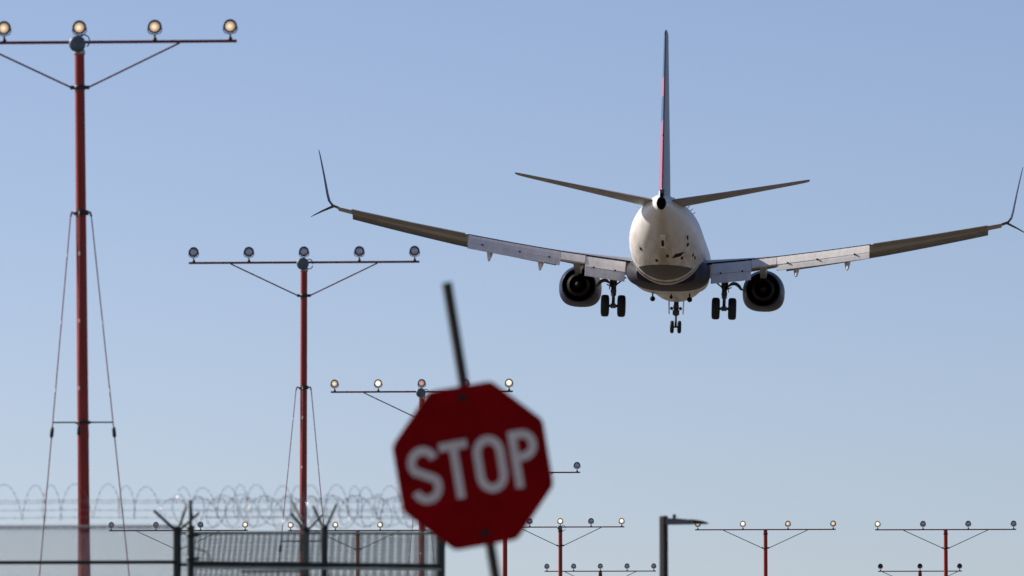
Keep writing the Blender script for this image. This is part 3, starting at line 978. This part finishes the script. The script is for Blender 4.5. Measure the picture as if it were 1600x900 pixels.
fence_post(fb, o, xr, fz(688, 832, FB), .036, ())
xq = fx(-185, o, FB)
fence_post(fb, o, xq, fz(277, 828, FB), .036, ((-.235, .215, -.05, M['fgreen']), (.225, .19, -.05, M['fgreen'])))
MB().tube([(xl, .03, ztop), (-.03, .03, ztop)], .006, 8).build('top_wire', M['toprail'], fb)
diag_mesh(fb, xl, 0, fz(0, 828, FB), fz(0, 819.5, FB), .0175, .0029, M['mesh'], .012).name = 'mesh_selvage'
MB().tube([(xl, -.03, fz(277, 878.5, FB)), (0, -.03, fz(277, 878.5, FB))], .019, 10).build('rail', M['fgreen'], fb)
MB().tube([(.03, .03, fz(480, 832, FB)), (xr, .03, fz(480, 834, FB))], .013, 8).build('top_rail', M['fpale'], fb)
MB().tube([(.03, -.03, fz(480, 882, FB)), (xr, -.03, fz(480, 885, FB))], .016, 8).build('rail', M['fgreen'], fb)
zc = (fz(277, 757, FB) + fz(277, 812, FB)) / 2
coil(fb, xl, fx(262, o, FB), zc, 27.5 / kB, 38.5 / kB, .0021, ry=.25, skew=.012, jit=.06)
coil(fb, fx(285, o, FB), xr, zc - .005, 26.0 / kB, 29 / kB, .0021, ry=.25, skew=.02, jit=.05)
for py, dy in ((780, .12), (786, -.1), (796, .06), (808.5, -.05)):
    strand(fb, Vector((xl, dy, fz(277, py, FB))), Vector((xr, dy, fz(277, py - .5, FB))))

# near fence: short bay with two posts
FA = 57.0
kA = F_PX / FA
o2 = at(298, 829, FA)
fa = thing('gate_fence', 'short welded mesh fence bay with coiled razor wire, left of the stop sign', 'fence', (o2.x, FA, 0))
xe = fx(690, o2, FA)
weld_mesh(fa, .02, xe, .05, fz(480, 833, FA), .0130, .0130, .0046, 0, 0, M['meshdark'])
fence_post(fa, o2, 0, fz(298, 826, FA), .033, (), tall=0)
MB().tube([(0, -.02, fz(298, 830, FA)), (0, -.02, fz(298, 782, FA))], .0165, 8).build('post_extension', M['fgreen'], fa)
x5 = fx(507, o2, FA)
fence_post(fa, o2, x5, fz(507, 826, FA), .031, ((-.105, .235, -.05, M['farm']), (.118, .25, -.05, M['farm'])))
fence_post(fa, o2, xe, fz(690, 820, FA), .034, ())
MB().tube([(0, -.03, fz(298, 880, FA)), (xe, -.03, fz(690, 884.5, FA))], .021, 10).build('rail', M['fgreen'], fa)
MB().tube([(0.03, -.028, fz(298, 886.5, FA)), (xe, -.028, fz(690, 890, FA))], .012, 8).build('lower_rail', M['fpale'], fa)
MB().tube([(fx(376, o2, FA), .03, fz(298, 893.5, FA)), (fx(475, o2, FA), .03, fz(298, 893, FA))], .011, 8).build('latch_bar', M['fgreen'], fa)
for py in (836, 873):
    MB().lathe([(-.02, .034), (-.018, .042), (.018, .042), (.02, .034)], (0, 0, fz(298, py, FA)), (0, 0, 1), 14).box((.055, 0, fz(298, py, FA)), (.05, .02, .03)).build('hinge_band', M['fgreen'], fa)
MB().tube([(.04, -.05, fz(298, 857, FA)), (.12, -.05, fz(298, 860, FA)), (.18, -.05, fz(298, 867, FA)), (.2, -.05, fz(298, 879, FA))], .006, 6).build('cable', M['fgreen'], fa)
zc = (fz(298, 776, FA) + fz(298, 824, FA)) / 2
coil(fa, fx(268, o2, FA), xe, zc, 24.5 / kA, 35 / kA, .0024, both=True, ry=.16, skew=.085)
for py, dy in ((797, .08), (808.5, -.06)):
    strand(fa, Vector((fx(298, o2, FA), dy, fz(298, py, FA))), Vector((xe, dy, fz(690, py + 1.5, FA))))
